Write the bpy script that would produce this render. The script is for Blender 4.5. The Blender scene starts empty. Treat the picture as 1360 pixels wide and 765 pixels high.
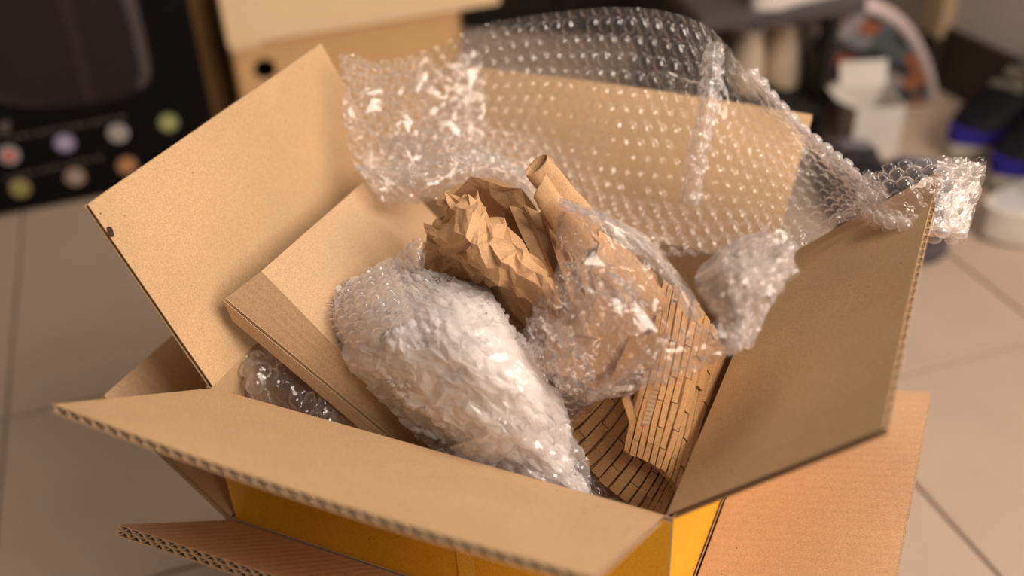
import bpy, bmesh, math, random
import numpy as np
from mathutils import Matrix, Vector

# ------------------------------------------------------------------ camera, light, exposure
sc = bpy.context.scene
COL = sc.collection
CAM_R = np.array([[0.9171841557, 0.3968188002, -0.0361671717],     # right
                  [-0.1994503372, 0.5357774658, 0.8204645453],      # up
                  [-0.3449533121, 0.7453035267, -0.5705522461]])    # forward
CAM_C = np.array([0.3992984467, -0.4004121031, 0.806])
FPX = 1424.59
cam_d = bpy.data.cameras.new('camera'); cam = bpy.data.objects.new('camera', cam_d); COL.objects.link(cam)
r_, u_, f_ = CAM_R
cam.matrix_world = Matrix(((r_[0], u_[0], -f_[0], CAM_C[0]), (r_[1], u_[1], -f_[1], CAM_C[1]),
                           (r_[2], u_[2], -f_[2], CAM_C[2]), (0, 0, 0, 1)))
cam_d.sensor_width = 36; cam_d.lens = FPX / 1360 * 36; cam_d.clip_start = .02
cam_d.dof.use_dof = True; cam_d.dof.focus_distance = .672; cam_d.dof.aperture_fstop = 2.7
sc.camera = cam

wd = bpy.data.worlds.new('world'); sc.world = wd; wd.use_nodes = True
bg = wd.node_tree.nodes['Background']; bg.inputs[0].default_value = (1.0, .80, .66, 1); bg.inputs[1].default_value = .17

def area(name, loc, target, sx, sy, power, col):
    d = bpy.data.lights.new(name, 'AREA'); d.shape = 'RECTANGLE'; d.size = sx; d.size_y = sy; d.energy = power; d.color = col
    o = bpy.data.objects.new(name, d); COL.objects.link(o); o.location = loc
    o.rotation_euler = (Vector(target) - Vector(loc)).to_track_quat('-Z', 'Y').to_euler()
    return o
area('window_daylight', (1.5, -.2, 1.5), (.1, .3, .3), 1.2, 1.0, 46, (1, .87, .76))
area('overhead_fill', (.35, .75, 2.5), (.15, .2, .3), .7, .7, 14, (1, .86, .72))  # added overhead fill for glints on the plastic; no lamp is known there

sc.view_settings.view_transform = 'Standard'; sc.view_settings.look = 'None'
sc.view_settings.exposure = 0.08; sc.view_settings.gamma = 1
sc.view_settings.use_curve_mapping = False
sc.cycles.transparent_max_bounces = 32
sc.cycles.max_bounces = 10
sc.cycles.use_denoising = True

# ------------------------------------------------------------------ helpers
A = np.array
def dirn(px, py): return CAM_R.T @ A([(px - 680) / FPX, -(py - 382.5) / FPX, 1.0])
def az(px, py, z):                       # a point of the place at height z
    d = dirn(px, py); return CAM_C + d * ((z - CAM_C[2]) / d[2])
def ad(px, py, t): return CAM_C + dirn(px, py) * t
def ap(px, py, P, N):
    d = dirn(px, py); return CAM_C + d * (np.dot(A(P) - CAM_C, N) / np.dot(d, N))
def unit(v): v = A(v, float); return v / np.linalg.norm(v)
def R(a): return math.radians(a)

def mesh_obj(name, verts, faces, mats, parent=None, midx=None, smooth=False, uvs=None):
    me = bpy.data.meshes.new(name)
    me.from_pydata([tuple(map(float, v)) for v in verts], [], [tuple(f) for f in faces])
    for m in (mats if isinstance(mats, (list, tuple)) else [mats]): me.materials.append(m)
    if midx is not None: me.polygons.foreach_set('material_index', midx)
    if smooth: me.polygons.foreach_set('use_smooth', [True] * len(me.polygons))
    if uvs is not None:
        ul = me.uv_layers.new(name='UVMap'); li = np.zeros(len(me.loops), np.int32); me.loops.foreach_get('vertex_index', li)
        ul.data.foreach_set('uv', A(uvs, np.float32)[li].ravel())
    me.update()
    o = bpy.data.objects.new(name, me); COL.objects.link(o)
    if parent is not None: o.parent = parent
    return o
def grid_obj(name, P, mat, parent=None, base=None, uv=None, smooth=True, thick=None):
    """P: (n,m,3) array of points -> quad sheet, built with foreach_set (fast); thick gives it two skins and a rim"""
    n, m = P.shape[:2]
    V = P.reshape(-1, 3).astype(np.float32)
    i = np.arange(n * m).reshape(n, m)
    F = np.stack([i[:-1, :-1], i[1:, :-1], i[1:, 1:], i[:-1, 1:]], -1).reshape(-1, 4)
    if thick:
        N = normals(P); V2 = (P - N * thick).reshape(-1, 3).astype(np.float32); k = n * m
        b = np.concatenate([i[0, :], i[1:, -1], i[-1, -2::-1], i[-2:0:-1, 0]]); b2 = np.roll(b, -1)
        rim = np.stack([b, b2, b2 + k, b + k], -1)
        F = np.concatenate([F, F[:, ::-1] + k, rim]); V = np.concatenate([V, V2])
        if uv is not None: uv = np.concatenate([uv.reshape(-1, 2), uv.reshape(-1, 2)])
    if base is not None: V = V - A(base, np.float32)
    me = bpy.data.meshes.new(name)
    me.vertices.add(len(V)); me.vertices.foreach_set('co', V.ravel())
    me.loops.add(F.size); me.loops.foreach_set('vertex_index', F.ravel().astype(np.int32))
    me.polygons.add(len(F)); me.polygons.foreach_set('loop_start', (np.arange(len(F)) * 4).astype(np.int32))
    me.polygons.foreach_set('use_smooth', np.full(len(F), smooth))
    if uv is not None:
        ul = me.uv_layers.new(name='UVMap'); ul.data.foreach_set('uv', uv.reshape(-1, 2).astype(np.float32)[F.ravel()].ravel())
    me.materials.append(mat); me.update(calc_edges=True); me.validate()
    o = bpy.data.objects.new(name, me); COL.objects.link(o)
    if parent is not None: o.parent = parent
    return o
def normals(P):
    du = np.gradient(P, axis=0); dv = np.gradient(P, axis=1)
    N = np.cross(du, dv); return N / (np.linalg.norm(N, axis=-1, keepdims=True) + 1e-12)
def tag(o, label, cat, group=None, kind=None):
    if label: o['label'] = label
    if cat: o['category'] = cat
    if group: o['group'] = group
    if kind: o['kind'] = kind
    return o
def thing(name, loc, label, cat, group=None, rz=0):
    o = bpy.data.objects.new(name, None); COL.objects.link(o); o.empty_display_size = .05
    o.location = tuple(map(float, loc)); o.rotation_euler = (0, 0, rz)
    return tag(o, label, cat, group)

# smooth sheets from a few control points
def cr_resample(P, n, axis):
    P = np.moveaxis(P, axis, 0); m = len(P)
    Q = np.concatenate([2 * P[:1] - P[1:2], P, 2 * P[-1:] - P[-2:-1]])
    t = np.linspace(0, m - 1, n); k = np.minimum(t.astype(int), m - 2); x = (t - k).reshape(-1, *([1] * (P.ndim - 1)))
    p0, p1, p2, p3 = Q[k], Q[k + 1], Q[k + 2], Q[k + 3]
    out = .5 * (2 * p1 + (p2 - p0) * x + (2 * p0 - 5 * p1 + 4 * p2 - p3) * x ** 2 + (3 * p1 - p0 - 3 * p2 + p3) * x ** 3)
    return np.moveaxis(out, 0, axis)
def even(P, axis, n):
    P = np.moveaxis(P, axis, 0)
    seg = np.linalg.norm(np.diff(P, axis=0), axis=-1).mean(axis=1); s = np.concatenate([[0], np.cumsum(seg)])
    t = np.interp(np.linspace(0, s[-1], n), s, np.arange(len(s))); k = np.minimum(t.astype(int), len(P) - 2)
    x = (t - k).reshape(-1, 1, 1)
    return np.moveaxis(P[k] * (1 - x) + P[k + 1] * x, 0, axis), s[-1]
def sheet(ctrl, step):
    P = A(ctrl, float); P = cr_resample(cr_resample(P, 60, 0), 60, 1)
    l0 = np.linalg.norm(np.diff(P, axis=0), axis=-1).sum(0).mean(); l1 = np.linalg.norm(np.diff(P, axis=1), axis=-1).sum(1).mean()
    n0 = max(4, int(l0 / step)); n1 = max(4, int(l1 / step))
    P, _ = even(P, 0, n0); P, _ = even(P, 1, n1)
    uu, vv = np.meshgrid(np.linspace(0, l0, n0), np.linspace(0, l1, n1), indexing='ij')
    return P, uu, vv
def tri(x): return np.abs((x % 1.0) - .5) * 2 - .5
def crease(u, v, seed, wl, n=5):
    """sharp folds in random directions: flat facets between creases"""
    rg = np.random.default_rng(seed); h = np.zeros_like(u)
    wu = sum(np.sin((u * math.cos(a) + v * math.sin(a)) * 6.28 / (wl * k) + p) for a, p, k in zip(rg.uniform(0, 6.3, 3), rg.uniform(0, 6.3, 3), rg.uniform(1.2, 2.6, 3)))
    for _ in range(n):
        a = rg.uniform(0, math.pi); w = wl * rg.uniform(.6, 1.8)
        h = h + tri((u * math.cos(a) + v * math.sin(a)) / w + rg.uniform() + .16 * wu) * (w / wl)
    return h / n
def wavy(u, v, seed, wl, n=6):
    rg = np.random.default_rng(seed); h = np.zeros_like(u)
    for _ in range(n):
        a = rg.uniform(0, 6.28); w = wl * rg.uniform(.7, 1.6)
        h = h + np.sin((u * math.cos(a) + v * math.sin(a)) * 6.28 / w + rg.uniform(0, 6.28))
    return h / n

# ------------------------------------------------------------------ materials
MATS = {}
def new_mat(name):
    m = bpy.data.materials.new(name); m.use_nodes = True; nt = m.node_tree
    return m, nt, nt.nodes, nt.links, nt.nodes['Principled BSDF']
def plain(name, col, rough=.6, spec=.3, noise=0, nscale=60, bump=0):
    if name in MATS: return MATS[name]
    m, nt, N, L, b = new_mat(name)
    b.inputs['Base Color'].default_value = (*col, 1); b.inputs['Roughness'].default_value = rough
    b.inputs['Specular IOR Level'].default_value = spec
    if noise or bump:
        tc = N.new('ShaderNodeTexCoord'); nz = N.new('ShaderNodeTexNoise'); nz.inputs['Scale'].default_value = nscale; nz.inputs['Detail'].default_value = 6
        L.new(tc.outputs['Object'], nz.inputs['Vector'])
        if noise:
            mx = N.new('ShaderNodeMix'); mx.data_type = 'RGBA'
            mx.inputs[6].default_value = (*[c * (1 - noise) for c in col], 1); mx.inputs[7].default_value = (*[min(1, c * (1 + noise)) for c in col], 1)
            L.new(nz.outputs['Fac'], mx.inputs[0]); L.new(mx.outputs[2], b.inputs['Base Color'])
        if bump:
            bp = N.new('ShaderNodeBump'); bp.inputs['Strength'].default_value = bump; bp.inputs['Distance'].default_value = .001
            L.new(nz.outputs['Fac'], bp.inputs['Height']); L.new(bp.outputs['Normal'], b.inputs['Normal'])
    MATS[name] = m; return m
def kraft(name, col, ribs=0, rib_dist=.0005, emboss=0, rough=.72):
    """paper liner: fibre speckle, dark flecks, optional flute ribs showing through (uv in metres)"""
    m, nt, N, L, b = new_mat(name)
    tc = N.new('ShaderNodeTexCoord')
    n1 = N.new('ShaderNodeTexNoise'); n1.inputs['Scale'].default_value = 900; n1.inputs['Detail'].default_value = 4
    n2 = N.new('ShaderNodeTexNoise'); n2.inputs['Scale'].default_value = 14; n2.inputs['Detail'].default_value = 5
    L.new(tc.outputs['Object'], n1.inputs['Vector']); L.new(tc.outputs['Object'], n2.inputs['Vector'])
    def mixc(a, c2, fac_out, lo, hi):
        mr = N.new('ShaderNodeMapRange'); mr.inputs[1].default_value = lo; mr.inputs[2].default_value = hi
        L.new(fac_out, mr.inputs[0]); x = N.new('ShaderNodeMix'); x.data_type = 'RGBA'
        L.new(mr.outputs[0], x.inputs[0])
        if isinstance(a, tuple): x.inputs[6].default_value = (*a, 1)
        else: L.new(a, x.inputs[6])
        x.inputs[7].default_value = (*c2, 1); return x.outputs[2]
    dk = tuple(c * .86 for c in col); lt = tuple(min(1, c * 1.10) for c in col)
    c0 = mixc(dk, lt, n1.outputs['Fac'], .35, .65)
    mul = N.new('ShaderNodeMix'); mul.data_type = 'RGBA'; mul.blend_type = 'MULTIPLY'; mul.inputs[0].default_value = 1
    ramp = N.new('ShaderNodeMapRange'); ramp.inputs[1].default_value = .3; ramp.inputs[2].default_value = .7; ramp.inputs[3].default_value = .93; ramp.inputs[4].default_value = 1.04
    L.new(n2.outputs['Fac'], ramp.inputs[0]); L.new(c0, mul.inputs[6]); L.new(ramp.outputs[0], mul.inputs[7])
    vo = N.new('ShaderNodeTexVoronoi'); vo.inputs['Scale'].default_value = 70; L.new(tc.outputs['Object'], vo.inputs['Vector'])
    c1 = mixc(mul.outputs[2], tuple(c * .35 for c in col), vo.outputs['Distance'], .055, .03)
    L.new(c1, b.inputs['Base Color'])
    b.inputs['Roughness'].default_value = rough; b.inputs['Specular IOR Level'].default_value = .25
    hgt = n1.outputs['Fac']; dist = .00015
    if ribs:
        sep = N.new('ShaderNodeSeparateXYZ'); L.new(tc.outputs['UV'], sep.inputs[0])
        ml = N.new('ShaderNodeMath'); ml.operation = 'MULTIPLY'; ml.inputs[1].default_value = 6.2832 / ribs; L.new(sep.outputs[0], ml.inputs[0])
        sn = N.new('ShaderNodeMath'); sn.operation = 'SINE'; L.new(ml.outputs[0], sn.inputs[0])
        last = sn.outputs[0]
        if emboss:
            vv = N.new('ShaderNodeTexVoronoi'); vv.inputs['Scale'].default_value = 1; vv.inputs['Randomness'].default_value = .35
            mp = N.new('ShaderNodeMapping'); mp.inputs['Scale'].default_value = (2 / ribs, 1 / .0075, 1); L.new(tc.outputs['UV'], mp.inputs[0]); L.new(mp.outputs[0], vv.inputs['Vector'])
            ad_ = N.new('ShaderNodeMath'); ad_.operation = 'MULTIPLY_ADD'; ad_.inputs[1].default_value = -emboss; L.new(vv.outputs['Distance'], ad_.inputs[0]); L.new(last, ad_.inputs[2]); last = ad_.outputs[0]
        m2 = N.new('ShaderNodeMath'); m2.operation = 'MULTIPLY_ADD'; m2.inputs[1].default_value = rib_dist / .00015; L.new(last, m2.inputs[0]); L.new(n1.outputs['Fac'], m2.inputs[2]); hgt = m2.outputs[0]
    bp = N.new('ShaderNodeBump'); bp.inputs['Strength'].default_value = .5; bp.inputs['Distance'].default_value = dist
    L.new(hgt, bp.inputs['Height']); L.new(bp.outputs['Normal'], b.inputs['Normal'])
    MATS[name] = m; return m
K_IN = kraft('kraft_inner_liner', (.53, .345, .185))
K_OUTER = kraft('kraft_outer_box', (.55, .355, .21), ribs=.0075, rib_dist=.00016, emboss=1.6)
K_CORE = kraft('kraft_flute', (.50, .33, .19))
K_INSERT = kraft('kraft_insert', (.54, .355, .205), ribs=.0065, rib_dist=.00005)
K_PAPER = kraft('kraft_paper', (.57, .34, .175), rough=.62)
K_SHRED = kraft('kraft_shredded', (.56, .315, .135))
YEL = kraft('yellow_print', (.83, .42, .025), rough=.5)
YEL2 = kraft('yellow_ridge_light', (.88, .50, .06), rough=.4)

def film(name, haze, haze_edge, gmin, gmax, rough=.1, tint=(.985, .975, .97), white=(.95, .90, .88), thru=.5):
    """thin clear plastic: see-through face on, milkier and more mirror-like where the film turns edge-on"""
    m, nt, N, L, b = new_mat(name); N.remove(b); out = N['Material Output']
    lw = N.new('ShaderNodeLayerWeight'); lw.inputs[0].default_value = .5
    def curve(p, lo, hi):
        pw = N.new('ShaderNodeMath'); pw.operation = 'POWER'; pw.inputs[1].default_value = p; L.new(lw.outputs['Facing'], pw.inputs[0])
        ma = N.new('ShaderNodeMath'); ma.operation = 'MULTIPLY_ADD'; ma.inputs[1].default_value = hi - lo; ma.inputs[2].default_value = lo; L.new(pw.outputs[0], ma.inputs[0]); return ma.outputs[0]
    tr = N.new('ShaderNodeBsdfTransparent'); tr.inputs[0].default_value = (*tint, 1)
    df = N.new('ShaderNodeBsdfDiffuse'); df.inputs[0].default_value = (*white, 1)
    tl = N.new('ShaderNodeBsdfTranslucent'); tl.inputs[0].default_value = (*white, 1)
    dt = N.new('ShaderNodeMixShader'); dt.inputs[0].default_value = thru; L.new(df.outputs[0], dt.inputs[1]); L.new(tl.outputs[0], dt.inputs[2])
    hz = N.new('ShaderNodeMixShader'); L.new(curve(2.0, haze, haze_edge), hz.inputs[0]); L.new(tr.outputs[0], hz.inputs[1]); L.new(dt.outputs[0], hz.inputs[2])
    gl = N.new('ShaderNodeBsdfGlossy'); gl.inputs[0].default_value = (1, .97, .95, 1); gl.inputs['Roughness'].default_value = rough
    mx = N.new('ShaderNodeMixShader'); L.new(curve(2.2, gmin, gmax), mx.inputs[0]); L.new(hz.outputs[0], mx.inputs[1]); L.new(gl.outputs[0], mx.inputs[2])
    L.new(mx.outputs[0], out.inputs[0]); MATS[name] = m; return m
F_CLEAR = film('clear_bubble_film', .035, .75, .05, .60, .07)
F_BACK = film('clear_backing_film', .015, .30, .05, .45, .05)
F_WHITE = film('hazy_bubble_film', .20, .80, .06, .45, .16)
F_GLINT = film('wrinkled_clear_film', .02, .25, .05, .50, .08)
F_SKIN = film('layered_white_skin', .34, .65, .04, .30, .20, white=(.98, .93, .91), thru=.3)
F_DENSE = film('layered_white_film', .58, .85, .04, .22, .2, white=(.98, .93, .91), thru=.3)
CORE_W = plain('packed_film_core', (.93, .88, .86), .5, .4, .04, 200, .4)

# ------------------------------------------------------------------ the room
H_TILE = .30
ang = R(42); TU = A([math.cos(ang), math.sin(ang)]); TN = A([-math.sin(ang), math.cos(ang)])
TILE = plain('beige_floor_tile', (.46, .35, .27), .5, .2, .10, 9, .05)
GROUT = plain('brown_grout', (.30, .23, .175), .9, .1, .1, 80)
fl = mesh_obj('floor', [(-3, -1.6, -.006), (3.2, -1.6, -.006), (3.2, 3.2, -.006), (-3, 3.2, -.006)], [(0, 1, 2, 3)], GROUT)
tag(fl, 'beige square floor tiles laid diagonally with brown grout', 'floor', kind='structure')
def tile_mesh():
    g = H_TILE / 2 - .0016; e = .0012; z0 = -.006
    vs = [(sx * g, sy * g, z0) for sx, sy in ((-1, -1), (1, -1), (1, 1), (-1, 1))] + [(sx * g, sy * g, -e) for sx, sy in ((-1, -1), (1, -1), (1, 1), (-1, 1))] + [(sx * (g - e), sy * (g - e), 0) for sx, sy in ((-1, -1), (1, -1), (1, 1), (-1, 1))]
    fs = [(8, 9, 10, 11)] + [(i, (i + 1) % 4, (i + 1) % 4 + 4, i + 4) for i in range(4)] + [(i + 4, (i + 1) % 4 + 4, (i + 1) % 4 + 8, i + 8) for i in range(4)]
    me = bpy.data.meshes.new('floor_tile'); me.from_pydata(vs, [], fs); me.materials.append(TILE); return me
TM = tile_mesh()
pA = az(1280, 477, 0)[:2]; pC = az(7, 560, 0)[:2]
n0 = float(pA @ TN); u0 = float(pC @ TU)
for i in range(-5, 10):
    for j in range(-8, 10):
        c = TU * (u0 + (i + .5) * H_TILE) + TN * (n0 + (j + .5) * H_TILE)
        q = CAM_R @ (A([c[0], c[1], 0]) - CAM_C)
        if q[2] < .35: continue
        x, y = 680 + FPX * q[0] / q[2], 382.5 - FPX * q[1] / q[2]
        if x < -900 or x > 2600 or y > 1900 or y < -330: continue
        o = bpy.data.objects.new('floor_tile', TM); COL.objects.link(o); o.parent = fl
        o.location = (c[0], c[1], 0); o.rotation_euler = (0, 0, ang)

# ------------------------------------------------------------------ corrugated board
def board(name, a, b, c, d, t, mats, parent, base, rows=1, pitch=.0082, warp=None, nu=14, nv=10, liner=.0004, flutes=True):
    """a,b on the hinge, c,d on the free edge; inner face a-b-c-d, thickness t behind it; real flutes between the liners"""
    a, b, c, d = (A(x, float) for x in (a, b, c, d))
    Nn = -unit(np.cross(b - a, d - a)); lu = np.linalg.norm(b - a); lv = np.linalg.norm(d - a)
    def pos(u, v, w):
        p = (a * (1 - u) + b * u) * (1 - v) + (d * (1 - u) + c * u) * v + Nn * w
        if warp: p = p + warp(u, v)
        return p - base
    V, F, M, UV = [], [], [], []
    def slab(w0, w1, m0, m1, me):
        k = len(V)
        for w in (w0, w1):
            for i in range(nu + 1):
                for j in range(nv + 1):
                    V.append(pos(i / nu, j / nv, w)); UV.append((i / nu * lu, j / nv * lv))
        I = lambda s, i, j: k + s * (nu + 1) * (nv + 1) + i * (nv + 1) + j
        for i in range(nu):
            for j in range(nv):
                F.append((I(0, i, j), I(0, i + 1, j), I(0, i + 1, j + 1), I(0, i, j + 1))); M.append(m0)
                F.append((I(1, i, j), I(1, i, j + 1), I(1, i + 1, j + 1), I(1, i + 1, j))); M.append(m1)
        for i in range(nu):
            F.append((I(0, i, 0), I(1, i, 0), I(1, i + 1, 0), I(0, i + 1, 0))); M.append(me)
            F.append((I(0, i, nv), I(0, i + 1, nv), I(1, i + 1, nv), I(1, i, nv))); M.append(me)
        for j in range(nv):
            F.append((I(0, 0, j), I(0, 0, j + 1), I(1, 0, j + 1), I(1, 0, j))); M.append(me)
            F.append((I(0, nu, j), I(1, nu, j), I(1, nu, j + 1), I(0, nu, j + 1))); M.append(me)
    # mats: 0 inner liner, 1 outer liner, 2 core
    slab(0, -liner, 0, 2, 2); slab(-(t - liner), -t, 2, 1, 2)
    gap = (t - 2 * liner) / rows
    for r in range(1, rows): slab(-(liner + gap * r) + liner / 2, -(liner + gap * r) - liner / 2, 2, 2, 2)
    if flutes:
        for r in range(rows):
            w0 = -(liner + gap * r); nf = int(lu / pitch); ns = nf * 8; k = len(V)
            for s in range(ns + 1):
                u = s / ns; ph = 2 * math.pi * nf * u + r * 1.7
                w = w0 - gap / 2 + (gap / 2 - .00025) * math.cos(ph)
                for j in range(5):
                    for o_ in (0.00022, -.00022): V.append(pos(u, j / 4, w + o_)); UV.append((u * lu, j / 4 * lv))
            I = lambda s, j, o_: k + s * 10 + j * 2 + o_
            for s in range(ns):
                for j in range(4):
                    F.append((I(s, j, 0), I(s + 1, j, 0), I(s + 1, j + 1, 0), I(s, j + 1, 0))); M.append(2)
                    F.append((I(s, j, 1), I(s, j + 1, 1), I(s + 1, j + 1, 1), I(s + 1, j, 1))); M.append(2)
                F.append((I(s, 4, 0), I(s + 1, 4, 0), I(s + 1, 4, 1), I(s, 4, 1))); M.append(2)
    return mesh_obj(name, V, F, mats, parent, M, False, UV)

W, D, ZR, HP, L = .30, .2633, .370, .1157, .137
ZO = ZR - HP
c_, s_ = math.cos, math.sin
# ---- inner carton, yellow outside
bx = thing('cardboard_box', (W / 2, D / 2, .008), 'open yellow carton with plain brown inside, stuffed with packing paper and bubble wrap', 'box', 'nested cartons')
B0 = A([W / 2, D / 2, .008])
T1 = .0042
MI = [K_IN, YEL, K_CORE]
zb = .012
def wp(name, a, b): # wall panel between two rim corners, going down
    a = A(a, float); b = A(b, float); dn = A([0, 0, zb - ZR])
    return board(name, a, b, b + dn, a + dn, T1, MI, bx, B0, flutes=False, nu=4, nv=4)
wp('wall_panel', (W + T1, 0, ZR), (-T1, 0, ZR)); wp('wall_panel', (0, 0, ZR), (0, D, ZR))
wp('wall_panel', (-T1, D, ZR), (W + T1, D, ZR)); wp('wall_panel', (W, D, ZR), (W, 0, ZR))
board('bottom_panel', (0, 0, zb), (0, D, zb), (W, D, zb), (W, 0, zb), T1, MI, bx, B0, flutes=False, nu=2, nv=2)
aR, aL, aF, aB = R(44), R(63.4), R(33.5), R(27.2)
g = .0
def bow(n, amt): n = A(n, float); return lambda u, v: n * (amt * math.sin(math.pi * u) * v)
# right, left, front, back flaps
board('flap', (W + g, 0.001, ZR + g), (W + g, D - .001, ZR + g), (W + g + L * c_(aR), D - .001, ZR + L * s_(aR)), (W + g + L * c_(aR), .001, ZR + L * s_(aR)), T1, MI, bx, B0, warp=bow((-.7, 0, .7), .002))
board('flap', (-g, D - .001, ZR + g), (-g, .001, ZR + g), (-g - L * c_(aL), .001, ZR + L * s_(aL)), (-g - L * c_(aL), D - .001, ZR + L * s_(aL)), T1, MI, bx, B0, warp=bow((.9, 0, .4), .001))
board('flap', (.001, -g, ZR + g), (W - .001, -g, ZR + g), (W - .001, -g - L * c_(aF), ZR + L * s_(aF)), (.001, -g - L * c_(aF + .02), ZR + L * s_(aF + .02)), T1, MI, bx, B0, warp=bow((0, .5, .8), -.004))
board('flap', (W - .001, D + g, ZR + g), (.001, D + g, ZR + g), (.001, D + g + L * c_(aB), ZR + L * s_(aB)), (W - .001, D + g + L * c_(aB), ZR + L * s_(aB)), T1, MI, bx, B0, warp=bow((0, -.4, .9), .003))
# dark smudge on the left flap
fa = A([-L * c_(aL), .001, ZR + L * s_(aL)]); fn0 = A([s_(aL), 0, c_(aL)])
sp_ = ap(146, 308, fa, fn0) + fn0 * .0006
V = [sp_ + A([0, 1, 0]) * .0022 * math.cos(t) * (1 + .3 * math.sin(2 * t)) + A([-c_(aL), 0, s_(aL)]) * .0035 * math.sin(t) - B0 for t in np.linspace(0, 6.283, 12, endpoint=False)]
mesh_obj('smudge', V, [tuple(range(12))], plain('dark_smudge', (.05, .03, .02), .9, .1), bx)
# fold ridge on the yellow front, its light crest put in as paler yellow
st = az(588, 735, ZO + .06); xs = .17
mesh_obj('ridge_strip', [A(p) - B0 for p in ((xs, -T1 - .0006, ZO - .02), (xs + .012, -T1 - .0006, ZO - .02), (xs + .012, -T1 - .0006, ZR - .004), (xs, -T1 - .0006, ZR - .004))], [(0, 1, 2, 3)], YEL2, bx)

# ---- outer carton, double wall
ob = thing('cardboard_box', (W / 2, D / 2, 0), 'larger plain brown double-walled carton around the yellow carton, flaps folded out', 'box', 'nested cartons')
B1 = A([W / 2, D / 2, 0]); T2 = .0065; e = .0055
MO = [K_OUTER, K_OUTER, K_CORE]
x0, x1, y0, y1 = -e, W + e, -e, D + e
def wo(a, b):
    a = A(a, float); b = A(b, float); dn = A([0, 0, .0072 - ZO])
    return board('wall_panel', a, b, b + dn, a + dn, T2, MO, ob, B1, flutes=False, nu=4, nv=4)
wo((x1 + T2, y0, ZO), (x0 - T2, y0, ZO)); wo((x0, y0, ZO), (x0, y1, ZO)); wo((x0 - T2, y1, ZO), (x1 + T2, y1, ZO)); wo((x1, y1, ZO), (x1, y0, ZO))
board('bottom_panel', (x0, y0, .0072), (x0, y1, .0072), (x1, y1, .0072), (x1, y0, .0072), T2, MO, ob, B1, flutes=False, nu=2, nv=2)
LO = .122
oR, oL, oF = R(13), R(44), R(43)
board('flap', (x1 + .002, y0, ZO), (x1 + .002, y1, ZO), (x1 + LO * c_(oR), y1, ZO + LO * s_(oR)), (x1 + LO * c_(oR + .1), y0, ZO + LO * s_(oR + .1)), T2, MO, ob, B1, rows=2, warp=bow((0, 0, 1), .003))
board('flap', (x0 - .002, y1, ZO), (x0 - .002, y0, ZO), (x0 - LO * c_(oL), y0, ZO + LO * s_(oL)), (x0 - LO * c_(oL), y1, ZO + LO * s_(oL)), T2, MO, ob, B1, rows=2, warp=bow((.5, 0, .8), -.003))
board('flap', (x0, y0 - .002, ZO), (x1, y0 - .002, ZO), (x1, y0 - LO * c_(oF), ZO + LO * s_(oF)), (x0, y0 - LO * c_(oF), ZO + LO * s_(oF)), T2, MO, ob, B1, rows=2, warp=bow((0, .5, .8), .002))
board('flap', (x1, y1 + .002, ZO), (x0, y1 + .002, ZO), (x0, y1 + LO * c_(.05), ZO - LO * s_(.05)), (x1, y1 + LO * c_(.05), ZO - LO * s_(.05)), T2, MO, ob, B1, rows=2, flutes=False)
# ------------------------------------------------------------------ contents of the yellow carton
def zgrid(rows): return A([[az(*p) for p in r] for r in rows])
def dgrid(rows): return A([[ad(*p) for p in r] for r in rows])
def hexcell(u, v, pitch):
    ry = pitch * .866
    j = np.round(v / ry); best = np.full(u.shape, 9.0); bi = np.zeros(u.shape); bj = np.zeros(u.shape)
    for dj in (-1, 0, 1):
        jj = j + dj; off = (jj % 2) * .5 * pitch; i = np.round((u - off) / pitch)
        d = np.hypot(u - off - i * pitch, v - jj * ry); k = d < best
        best = np.where(k, d, best); bi = np.where(k, i, bi); bj = np.where(k, jj, bj)
    rnd = np.modf(np.sin(bi * 12.9898 + bj * 78.233) * 43758.5453)[0]
    return best, np.abs(rnd)
def wrap_layer(root, base, ctrl, mat, back, seed, pitch=.0105, hgt=.0042, step=.0011, fold=.003, foldwl=.045, flip=1, deflate=.12, jitter=.00012, face=1):
    P, u, v = sheet(ctrl, step)
    N = normals(P)
    rg = np.random.default_rng(seed)
    disp = fold * 1.6 * crease(u, v, seed, foldwl) + fold * .7 * wavy(u, v, seed + 5, foldwl * 1.5) + fold * .35 * crease(u, v, seed + 9, foldwl * .35)
    P = P + N * disp[..., None]
    N = normals(P)
    if float(((CAM_C - P) * N).sum(-1).mean()) * face < 0: N = -N     # which side carries the bubbles
    flip = abs(flip)
    d, rnd = hexcell(u + .0006 * wavy(u, v, seed + 3, .05), v + .0006 * wavy(u, v, seed + 4, .05), pitch)
    r = pitch * .455
    prof = np.sqrt(np.clip(1 - (d / r) ** 2.3, 0, 1))
    k = np.where(rnd < deflate, .25 + rnd, .85 + .25 * rnd)
    B = P + N * (flip * hgt * prof * k)[..., None] + rg.normal(0, jitter, P.shape) * (1 + 1.5 * (rnd < deflate))[..., None]
    grid_obj('bubble_film', B, mat, root, base)
    q = max(2, int(.0028 / step)); Q = P[::q, ::q] - N[::q, ::q] * flip * .0005
    Q = Q + normals(Q) * (.0006 * crease(u[::q, ::q], v[::q, ::q], seed + 21, .014))[..., None] + rg.normal(0, .00015, Q.shape)
    grid_obj('backing_film', Q, back, root, base)

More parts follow.
